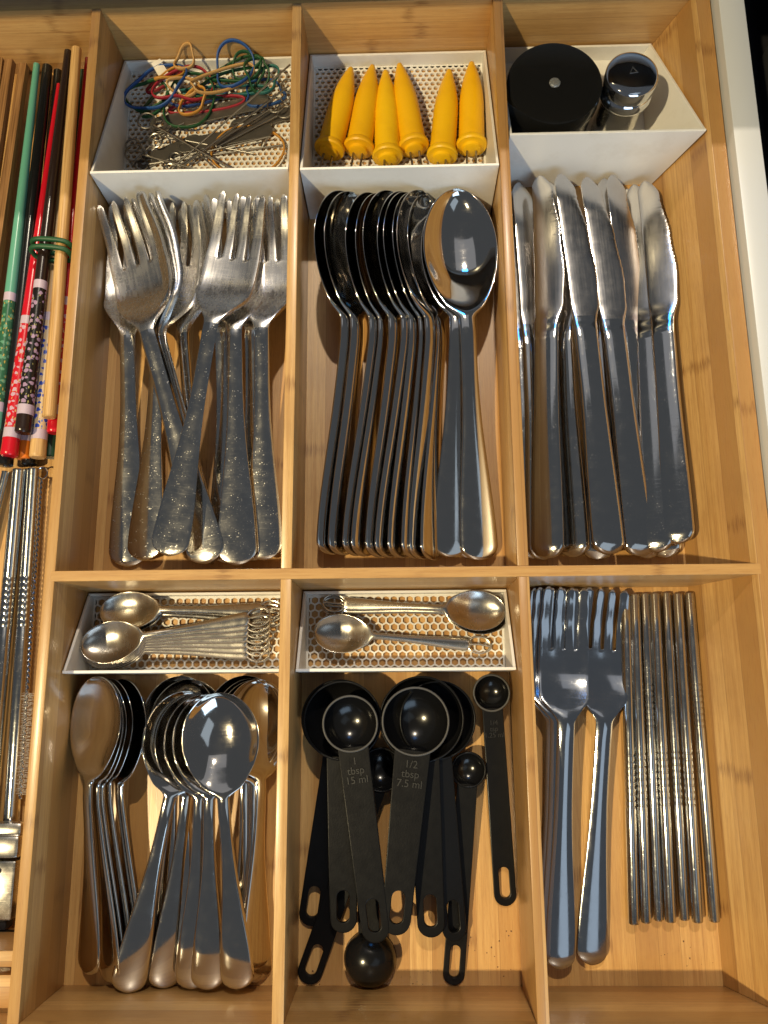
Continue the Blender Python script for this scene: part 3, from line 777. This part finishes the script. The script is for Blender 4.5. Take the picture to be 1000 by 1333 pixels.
# ---- corn holders
def corn(label, tip, base, zt, ze, spin):
    A = at(base[0], base[1], ZF + ze); B = at(tip[0], tip[1], ZF + zt)
    t = thing('corn_holder', label, 'corn holder', 'yellow corn holders in the tray', frame(A, B, spin))
    L = (B - A).length
    pr_ = [(.001, .0), (.40, .02), (.50, .08), (.52, .22), (.58, .26), (.78, .28), (.84, .36), (.83, .52), (.76, .62), (.66, .68)]
    link('collar', MB().lathe(pr_, 32, None, 1.0, False).mesh('collar', 40), YELLOW, t)
    body = []
    N = 46
    for k in range(N + 1):
        u = k / N; y = .60 + (L - .60) * u
        r = .70 * (1 - .10 * u) if u < .45 else .70 * .955 * (1 - ((u - .45) / .55) ** 1.8 * .80)
        rib = .012 * math.sin(y * 2 * math.pi / .2) if u < .9 else 0
        body.append((r + rib, y))
    body.append((.06, L + .03)); body.append((.001, L + .04))
    link('body', MB().lathe(body, 28, None, 1.0, False).mesh('body', 60), YELLOW, t)
    for s in (-.24, .24):
        link('prong', MB().lathe([(.055, -.95), (.06, -.7), (.06, .05)], 8, Matrix.Translation(Vector((s, 0, 0)))).mesh('prong'), WIRE, t)
corn('leftmost yellow corn holder, half in the shade of the divider', (457, 89), (427, 202), .70, .95, 15)
corn('second yellow corn holder from the left, leaning to the right', (485, 86), (466, 200), .70, .95, 0)
corn('third yellow corn holder, narrow and reaching lowest', (502, 93), (505, 211), .68, .95, 40)
corn('fourth yellow corn holder, tilted against the third', (520, 84), (540, 198), .70, .95, 0)
corn('fifth yellow corn holder, ribbed, right of the gap', (585, 92), (575, 210), .68, .95, -30)
corn('rightmost yellow corn holder, widest and upright', (614, 82), (614, 197), .70, .95, 0)

# ---- jar and shaker
jx, jy = 23.36, 24.75
J = thing('black_jar', 'round black lidded jar with a small clear dot on the lid', 'jar', None, Matrix.Translation(Vector((jx, jy, ZF + .14)) * S))
UP = Matrix.Rotation(R_(90), 4, 'X')
def up_lathe(prof, n): return MB().lathe(prof, n, UP)
link('lid', up_lathe([(2.30, 2.75), (2.40, 2.80), (2.42, 2.9), (2.42, 3.62), (2.38, 3.70), (2.25, 3.72), (.5, 3.72), (.001, 3.72)], 64).mesh('lid', 30), BLACKG, J)
link('body', up_lathe([(.001, 0), (2.1, 0), (2.25, .12), (2.25, 2.7), (2.0, 2.74)], 64).mesh('body', 30), BLACKG, J)
link('lid_dot', up_lathe([(.29, 3.722), (.29, 3.74), (.24, 3.80), (.12, 3.83), (.001, 3.83)], 20).mesh('lid_dot', 50), CLEAR, J)
sx, sy = 27.12, 24.72
Q = thing('chrome_shaker', 'chrome topped shaker standing beside the black jar', 'shaker', None, Matrix.Translation(Vector((sx, sy, ZF + .14)) * S))
link('cap', up_lathe([(1.14, 3.40), (1.28, 3.44), (1.32, 3.52), (1.32, 4.12), (1.28, 4.23), (1.16, 4.31), (.9, 4.37), (.6, 4.41), (.3, 4.428), (.001, 4.433)], 56).mesh('cap', 40), CHROME, Q)
link('neck_ring', up_lathe([(1.10, 2.72), (1.22, 2.74), (1.34, 2.84), (1.36, 3.0), (1.30, 3.2), (1.18, 3.3), (1.12, 3.38)], 56).mesh('neck_ring', 50), CHROME, Q)
link('body', up_lathe([(.001, 0), (1.08, 0), (1.14, .08), (1.12, 1.4), (1.10, 2.70)], 56).mesh('body', 40), steel('satin_shaker_steel', (.6, .58, .54), .18, .3, .2), Q)
tri = [(-.20, -.16), (.24, -.10), (-.02, .26)]; tin = [(-.14, -.11), (.16, -.065), (-.012, .18)]
e = link('emblem', outline_mesh('emblem', tri, (tin,), .012, .002), mat('etched_mark', (.16, .17, .19), .4, .8), Q); e.location = (0, 0, 4.437 * S)

# ---- small coffee spoons in the two low trays
CSP = spoon_meshes(7.9, 3.05, .98, .42, .55, .34, .17, .09, endz=.10, nv=12)
ringm = MB().tube([(.42 * math.cos(a), -.50 + .58 * math.sin(a), .12) for a in [2 * math.pi * k / 28 for k in range(28)]], .05, 8, True).mesh('end_ring')
ringw = MB().tube([(.44 * math.cos(a), -.36 + .60 * math.sin(a) * .62, .12) for a in [2 * math.pi * k / 28 for k in range(28)]], .05, 8, True)
barm = MB().tube([(-.40, -.34, .12), (.40, -.38, .12)], .045, 8)
ringw = MB().tube([(.42 * math.cos(a), -.40 + .56 * math.sin(a), .12) for a in [2 * math.pi * k / 28 for k in range(28)]], .05, 8, True).mesh('end_ring')
barw = MB().tube([(.0, .12, .15), (.03, -.4, .19), (-.02, -.93, .15)], .055, 8).mesh('centre_bar')
def coffee(label, tip, end, zt, ze, roll=0):
    t = cutlery('coffee_spoon', CSP, ('handle', 'bowl'), (ST_OLD, ST_OLD), 7.9, label, 'coffee spoon', 'ring ended coffee spoons', tip, end, zt, ze, roll, toff=.45, eoff=.12)
    link('end_ring', ringw, ST_OLD, t); link('centre_bar', barw, ST_OLD, t); return t
for k, (dx, dy, dz) in enumerate(((3, 4, .18), (1, 2, .36), (0, 0, .56))):
    coffee(['lowest coffee spoon of the upper stack, almost covered', 'middle coffee spoon of the upper stack', 'top coffee spoon of the upper stack in the left low tray'][k], (131 + dx, 796 + dy), (342, 797 - 7 * k + 8), dz, dz, 10)
lbl = ['lowest of the fanned coffee spoons, its ring nearest the front', 'second fanned coffee spoon counted from the front ring', 'third fanned coffee spoon counted from the front ring', 'fourth fanned coffee spoon, ring in the middle of the row', 'fifth fanned coffee spoon counted from the front ring', 'sixth fanned coffee spoon, just under the topmost', 'topmost of the fanned coffee spoons, ring farthest back']
for k in range(7):
    coffee(lbl[k], (106, 846 - k * .4), (322 + k * .6, 850 - k * 7.5), .16 + .13 * k, .16 + .13 * k, 4)
coffee('lower coffee spoon of the pair with bowls to the right', (663, 803), (447, 790), .18, .18, -6)
coffee('upper coffee spoon of the pair with its bowl at the right end', (658, 798), (446, 786), .40, .36, -4)
coffee('single coffee spoon with its bowl at the left end of the tray', (411, 823), (613, 839), .2, .2, 4)

# ---- rubber bands, pins and strips in the first tray
def band(label, cx, cy, z, rx, ry, ang, color, seed, w=.11, h=.05, wob=.25, zamp=.25):
    rnd = random.Random(seed); pts = []
    ph = [rnd.uniform(0, 6.28) for _ in range(6)]; am = [rnd.uniform(-1, 1) * wob / (k + 1) for k in range(3)]
    c = at(cx, cy, ZF + z)
    for k in range(64):
        a = 2 * math.pi * k / 64
        rr = 1 + sum(am[j] * math.sin((j + 2) * a + ph[j]) for j in range(3))
        x, y = rx * rr * math.cos(a), ry * rr * math.sin(a)
        pts.append(Vector((x * math.cos(ang) - y * math.sin(ang), x * math.sin(ang) + y * math.cos(ang), zamp * (math.sin(a + ph[3]) + .5 * math.sin(2 * a + ph[4])))))
    m_ = mat('rubber', color, .5)
    o = link('rubber_band', MB().tube(pts, 0, 10, True, (h, w)).mesh('rubber_band', 60), m_)
    o.location = c * S
    return tag(o, label, 'rubber band', 'rubber bands')
BLUE = (.015, .07, .24); GREEN = (.012, .075, .024); RED = (.32, .016, .03); TAN = (.50, .28, .09); ORNG = (.52, .24, .035); TEAL = (.02, .13, .12)
band('blue rubber band curling round the dark left corner', 205, 112, 1.0, 1.7, 1.2, .35, BLUE, 1, zamp=.3)
band('blue rubber band arching highest at the back', 305, 85, 1.5, 1.15, 1.0, .5, BLUE, 2, zamp=.4)
band('blue rubber band under the pins at the right', 345, 122, .5, 1.3, .8, .3, BLUE, 3, zamp=.15)
band('dark green rubber band in the shaded left corner', 190, 124, .6, 1.0, 1.0, 0, GREEN, 4, zamp=.2)
band('large green rubber band ring lying in front of the heap', 246, 132, .8, 1.25, 1.75, -.2, GREEN, 5, wob=.1, zamp=.2)
band('green rubber band bunched under the blue arch', 308, 92, 1.0, 1.5, .7, .1, GREEN, 6, zamp=.3)
band('green rubber band twisted upright at the right end', 335, 94, 1.2, .9, .5, 1.1, GREEN, 7, zamp=.4)
band('teal rubber band stretched flat across the middle', 290, 118, .6, 2.3, .35, .05, TEAL, 8, wob=.1, zamp=.1)
band('red rubber band crossing the middle of the heap', 240, 110, 1.0, 1.5, 1.0, .6, RED, 9, zamp=.25)
band('red rubber band along the edge of the grey strip', 270, 137, .5, 2.2, .4, .12, RED, 10, wob=.12, zamp=.1)
band('dark red rubber band deep in the left corner', 215, 105, .4, 1.2, .35, .5, (.25, .01, .02), 11, zamp=.1)
band('tan rubber band standing up at the back left', 240, 76, 1.5, .6, .5, .2, TAN, 12, zamp=.3)
band('long tan rubber band looped over the green ones', 290, 102, 1.4, 2.0, .5, .4, TAN, 13, wob=.15, zamp=.25)
band('small tan rubber band coiled in the centre', 240, 112, 1.2, .8, .45, -.2, TAN, 14, zamp=.2)
band('ochre rubber band kinked beside the green ring', 250, 133, 1.0, .8, .6, .1, ORNG, 15, zamp=.25)
band('single orange rubber band lying flat near the front right', 323, 196, .35, 2.05, 1.55, -.1, ORNG, 16, w=.10, wob=.06, zamp=.08)
band('second dark green rubber band tangled in the shaded corner', 208, 128, .5, 1.3, .7, .9, GREEN, 21, zamp=.2)
band('thin green rubber band running under the long tan one', 300, 108, .8, 2.0, .6, .25, GREEN, 22, w=.10, zamp=.2)
band('green rubber band coiled tightly at the back', 320, 84, 1.3, .8, .5, .4, GREEN, 23, zamp=.3)
band('dark blue rubber band sunk in the middle of the heap', 262, 122, .5, 1.5, .6, .3, (.015, .05, .2), 24, zamp=.12)
band('dark teal rubber band half buried at the back right', 345, 105, .7, .9, .6, .2, TEAL, 25, zamp=.2)
band('thin ochre rubber band twisted over the white tag', 222, 96, 1.2, .9, .35, .5, ORNG, 26, w=.09, zamp=.2)
def pin(label, head, tip, zh, zt, ring=.42, bent=0.0):
    A = at(head[0], head[1], ZF + zh); B = at(tip[0], tip[1], ZF + zt)
    L = (B - A).length
    t = thing('wire_pin', label, 'wire pin', 'wire pins with looped heads', frame(A, B, 0))
    link('shank', MB().tube([(0, 0, 0), (0, L * .9, 0), (0, L * .97, 0), (0, L, 0)], .05, 8).mesh('shank'), WIRE, t)
    pts = [(-ring * math.sin(a), -ring + ring * math.cos(a), .06 * math.sin(a * .5)) for a in [math.pi * 2 * k / 22 * .96 for k in range(23)]]
    link('loop', MB().tube(pts, .05, 8).mesh('loop'), WIRE, t)
pin('wire pin with the big loop nearest the left front corner', (186, 202), (258, 221), .55, .9, .52)
pin('wire pin looped at the far left, pointing to the front middle', (200, 163), (303, 221), 1.0, 1.2, .48)
pin('wire pin with its loop at the right edge, running down to the left', (350, 143), (236, 214), .75, .6, .45)
pin('long wire pin slanting to the upper right corner', (228, 216), (378, 84), .7, 2.0, .35)
pin('second long wire pin close beside the first', (236, 218), (376, 112), .6, 1.1, .35)
pin('wire pin lying flat along the front of the tray', (192, 214), (373, 188), .25, .3, .34)
pin('wire pin pointing back from the left front loop', (214, 212), (178, 196), .4, .5, .36)
pin('wire pin across the left end under the green ring', (182, 186), (240, 160), .4, .5, .4)
pin('thin wire pin lying along the middle grey strip', (215, 178), (330, 200), .5, .4, .38)
pin('wire pin crossing under the orange band', (236, 205), (352, 178), .45, .6, .34)
pin('wire pin tucked beside the right grey strip', (362, 150), (282, 192), .6, .5, .4)
pin('short wire pin hooked behind the front left loops', (196, 190), (170, 214), .6, .4, .4)
pin('wire pin lying flat at the far right', (372, 118), (340, 190), .35, .35, .36)
pin('wire pin leaning from the centre to the front rim', (232, 178), (282, 220), .7, .8, .42)
def strip(label, a, b, z, w=.42):
    A = at(a[0], a[1], ZF + z); B = at(b[0], b[1], ZF + z + .1); L = (B - A).length
    o = link('grey_clip_strip', outline_mesh('grey_clip_strip', stadium(0, L / 2, w, L / 2), (stadium(0, .5, w * .35, .3),), .09, .02), STRIP)
    o.matrix_world = frame(A, B, 0); tag(o, label, 'clip strip', 'grey metal strips'); return o
strip('long grey metal strip behind, below the red rubber band', (195, 165), (350, 130), .42, .48)
strip('grey metal strip in the middle inside the orange band', (230, 192), (355, 168), .3, .44)
strip('short grey metal strip at the left front', (180, 215), (262, 180), .2, .42)
strip('grey metal strip reaching under the right loop', (300, 166), (383, 146), .24, .42)
o = link('paper_tag', MB().box(-.28, .28, -1.1, 1.1, -.02, .02, .008).box(-.28, .28, 1.1, 1.35, -.02, .10, .008).mesh('paper_tag'), PAPER)
o.matrix_world = frame(at(229, 122, ZF + .9), at(209, 90, ZF + 1.1), 0); o.location = at(219, 106, ZF + .95) * S
tag(o, 'white tag sticking up out of the rubber band heap', 'tag')

# ------------------------------------------------------------------ left compartment
def chopstick(label, tip, end, zt, ze, m, r0=.19, r1=.41, sleeve=None, cap=None, square=False, s0=.62, L=None):
    A = at(end[0], end[1], ZF + ze); B = at(tip[0], tip[1], ZF + zt)
    t = thing('chopstick', label, 'chopstick', 'table chopsticks', frame(A, B, 45 if square else 0))
    L = (B - A).length; n = 4 if square else 18
    rad = lambda y: r1 + (r0 - r1) * y / L
    def seg(y0, y1, e=.0, n2=12): return MB().lathe([(rad(y0 + (y1 - y0) * k / n2) + e, y0 + (y1 - y0) * k / n2) for k in range(n2 + 1)], n).mesh('segment', 40)
    if sleeve is None:
        pr_ = [(r1 * .8, 0), (rad(.05), .06)] + [(rad(L * k / 20), L * k / 20) for k in range(1, 20)] + [(r0, L - .05), (r0 * .75, L)]
        link('shaft', MB().lathe(pr_, n).mesh('shaft', 40), m, t)
    else:
        c0, c1 = .9, s0
        link('end_cap', MB().lathe([(r1 * .85, 0), (r1, .08)] + [(rad(c0 * k / 4), c0 * k / 4) for k in range(1, 5)], n).mesh('end_cap', 40), cap or m, t)
        link('band', seg(c0 + .002, c0 + .5, .006), LILAC, t)
        link('patterned_sleeve', seg(c0 + .502, c1 - .45), sleeve, t)
        link('band', seg(c1 - .448, c1, .006), LILAC, t)
        link('shaft', seg(c1 + .002, L, 0), m, t)
    return t
REDL = mat('red_lacquer', (.55, .008, .02), .22); GRNL = mat('mint_green_lacquer', (.12, .36, .25), .25); BLKL = mat('black_lacquer', (.008, .008, .008), .2)
BRNL = mat('dark_brown_lacquer', (.022, .012, .009), .22); ORGL = mat('orange_lacquer', (.75, .19, .015), .35)
FRED = floral('red_flower_print', (.55, .010, .02), (.55, .36, .44), (.55, .40, .14)); FBLK = floral('black_flower_print', (.012, .010, .009), (.36, .24, .36), (.38, .34, .12))
FGRN = floral('green_flower_print', (.03, .12, .06), (.12, .30, .18), (.50, .36, .08)); FBLU = floral('blue_flower_print', (.62, .47, .28), (.03, .07, .40), (.10, .18, .55))
chopstick('brown wooden chopstick at the left edge, mostly outside the frame', (1, 77), (-40, 480), 1.9, 1.0, WOODB, .28, .4, square=True)
chopstick('brown wooden chopstick, first whole tip from the left', (14, 79), (-40, 440), 1.9, 1.2, WOODB, .30, .42, square=True)
chopstick('lighter brown wooden chopstick left of the green one', (32, 84), (-26, 480), 1.8, 1.2, WOODB, .28, .4, square=True)
chopstick('mint green chopstick with a gold flowered lower part', (48, 84), (-6, 560), 1.9, 1.4, GRNL, .17, .38, FGRN, s0=7.3)
chopstick('thick black chopstick right of the green one', (62, 86), (6, 607), 1.6, 1.2, BLKL, .27, .40)
chopstick('second black chopstick, partly under the red one', (76, 92), (38, 606), 1.3, .6, BLKL, .24, .40)
chopstick('red chopstick with pink flowers under the green rubber band', (77, 110), (12, 594), 1.5, 1.6, REDL, .12, .42, FRED, s0=7.4)
chopstick('orange ended chopstick hidden under the flowered ones', (70, 120), (31, 598), .7, .9, BLKL, .16, .38, FBLK, ORGL, s0=3)
chopstick('dark brown chopstick with lilac flowers and gold leaves', (89, 67), (30, 564), 2.5, 2.1, BRNL, .20, .40, FBLK, s0=8.0)
chopstick('natural wood chopstick with a blue flower print', (95, 72), (49, 596), 1.9, 1.4, WOODL, .17, .40, FBLU, s0=7.6)
chopstick('plain light bamboo chopstick lying on top', (100, 63), (64, 544), 2.6, 2.4, WOODL, .26, .33)
chopstick('red chopstick squeezed against the divider', (114, 76), (70, 564), 1.9, 1.7, REDL, .13, .34, FRED, s0=7.2)
chopstick('dark green ended chopstick lowest beside the divider', (108, 92), (66, 596), .8, .8, mat('dark_green_lacquer', (.01, .05, .03), .3), .2, .36)
# green rubber band tied round three of them
def loopband(y, zoff):
    pts = []
    c = at(68, y, ZF + 2.55)
    for k in range(48):
        a = 2 * math.pi * k / 48
        x = 1.0 * math.copysign(abs(math.cos(a)) ** .6, math.cos(a)); z = .48 * math.copysign(abs(math.sin(a)) ** .6, math.sin(a))
        pts.append(Vector((x, -.10 * x + .12 * math.sin(a), z - .12)))
    return c, pts
c0, p0 = loopband(319, 0)
mb = MB(); mb.tube(p0, .13, 10, True); mb.tube([p + Vector((-.03, -.42, 0)) for p in p0], .13, 10, True)
o = link('rubber_band', mb.mesh('rubber_band', 60), mat('green_rubber', GREEN, .5)); o.location = c0 * S
tag(o, 'green rubber band wound twice round the chopsticks', 'rubber band')

def straw(label, top, bot, z, r=.36, rings=(5.5, 9, .3)):
    A = at(bot[0], bot[1], ZF + z); B = at(top[0], top[1], ZF + z); L = (B - A).length
    t = thing('metal_straw', label, 'straw', 'wide metal straws', frame(A, B, 0))
    pr_ = [(r * .8, .004), (r * .97, 0), (r, .04)]
    for k in range(rings[1]):
        y = L - rings[0] - k * rings[2]; 
        pr_ += []
    ysr = sorted(L - rings[0] - k * rings[2] for k in range(rings[1]))
    for y in ysr: pr_ += [(r, y - .04), (r * .975, y - .015), (r * .975, y + .015), (r, y + .04)]
    pr_ += [(r, L - .10), (r * 1.06, L - .05), (r * 1.04, L), (r * .82, L), (r * .80, L - .9)]
    link('tube', MB().lathe(pr_, 28, cap=False).mesh('tube', 40), ST_ROD, t)
    link('inside', MB().lathe([(r * .79, L - .9), (r * .79, L - .88)], 20).mesh('inside'), DARK, t)  # black disc stands for the shade down the tube
straw('left wide metal straw under the chopstick ends', (26, 612), (-16, 1088), .40)
straw('right wide metal straw next to the cleaning brush', (45, 611), (14, 1085), .40)
straw('narrow metal straw at the left frame edge, top end showing', (8, 614), (-60, 900), .5, .2)
# straw cleaning brush
A = at(27, 1040, ZF + .45); B = at(55, 622, ZF + .55)
t = thing('straw_brush', 'thin twisted wire straw brush with bristles between straw and divider', 'brush', None, frame(A, B, 0)); L = (B - A).length
mb = MB()
for s in (0, math.pi):
    mb.tube([(.055 * math.cos(k * .7 + s), L * k / 260, .055 * math.sin(k * .7 + s)) for k in range(261)], .05, 5)
link('twisted_wire', mb.mesh('twisted_wire'), CHROME, t)
link('loop', MB().tube([(.26 * math.sin(a), L + .25 - .3 * math.cos(a), .0) for a in [2 * math.pi * k / 20 for k in range(20)]], .045, 7, True).mesh('loop'), CHROME, t)
mb = MB(); rnd = random.Random(3)
for k in range(420):
    y = .2 + 4.6 * k / 420; a = k * 2.4; r = .26 + rnd.uniform(-.04, .05)
    mb.tube([(.03 * math.cos(a), y, .03 * math.sin(a)), (r * math.cos(a), y + rnd.uniform(-.05, .05), r * math.sin(a))], .011, 3)
o = link('bristles', mb.mesh('bristles', 0), mat('clear_bristle', (.62, .58, .52), .4), t); o['kind'] = 'stuff'
# riveted kitchen tool in the front left corner
K0 = at(12, 1160, ZF + 1.2)
t = thing('kitchen_tool', 'steel kitchen tool with riveted hinge block at the left frame edge', 'kitchen tool', None, Matrix.Translation(K0 * S))
link('hinge_block', MB().box(-2.2, .42, -1.1, 1.35, -.6, .5, .12).mesh('hinge_block'), steel('tool_steel', (.42, .40, .37), .2, .35, .2), t)
for yy in (.95, .15):
    link('rivet', MB().lathe([(.11, .48), (.11, .53), (.06, .56), (.001, .56)], 14, Matrix.Translation(Vector((-.30, yy, 0))) @ Matrix.Rotation(R_(90), 4, 'X')).mesh('rivet'), DARK, t)
link('jaw', MB().box(-2.0, .50, 1.42, 2.4, -.55, .55, .2).box(-2.0, .40, 2.2, 2.9, -.5, .2, .2).mesh('jaw'), ST_OLD, t)
link('handle_bar', MB().lathe([(.001, -1.4), (.4, -1.38), (.5, -1.25), (.5, 1.3), (.42, 1.42), (.001, 1.45)], 28, Matrix.Translation(Vector((-.65, -2.05, .1))) @ Matrix.Rotation(R_(90), 4, 'Z')).mesh('handle_bar'), ST_OLD, t)
link('gap_shade', MB().box(-1.9, .1, -1.55, -1.12, -.5, .25, .1).mesh('gap_shade'), DARK, t)  # dark box standing for the shaded gap between block and handle

# crumbs and dust on the floor of the organizer
rnd = random.Random(11); mb = MB()
for k in range(70):
    px, py = rnd.choice([(rnd.uniform(600, 675), rnd.uniform(1190, 1280)), (rnd.uniform(520, 580), rnd.uniform(1262, 1282)), (rnd.uniform(860, 932), rnd.uniform(1215, 1276)), (rnd.uniform(135, 190), rnd.uniform(600, 730)), (rnd.uniform(395, 425), rnd.uniform(1262, 1282)), (rnd.uniform(908, 925), rnd.uniform(780, 1000))])
    p = at(px, py, ZF); q = rnd.uniform(.012, .05)
    p.x = min(p.x, 28.95)
    a = rnd.uniform(0, 3.1)
    vs = [(p.x + q * rnd.uniform(.6, 1.3) * math.cos(a + j * 1.57), p.y + q * rnd.uniform(.6, 1.3) * math.sin(a + j * 1.57), ZF + .003) for j in range(4)] + [(p.x, p.y, ZF + q * .9)]
    mb.add(vs, [(3, 2, 1, 0), (0, 1, 4), (1, 2, 4), (2, 3, 4), (3, 0, 4)])
o = link('crumbs', mb.mesh('crumbs', 0), mat('crumb', (.16, .09, .045), .9)); o['kind'] = 'stuff'; o['label'] = 'tiny brown crumbs scattered on the wooden floor'

scene.render.resolution_x = 768; scene.render.resolution_y = 1024
scene.cycles.max_bounces = 10; scene.cycles.glossy_bounces = 6
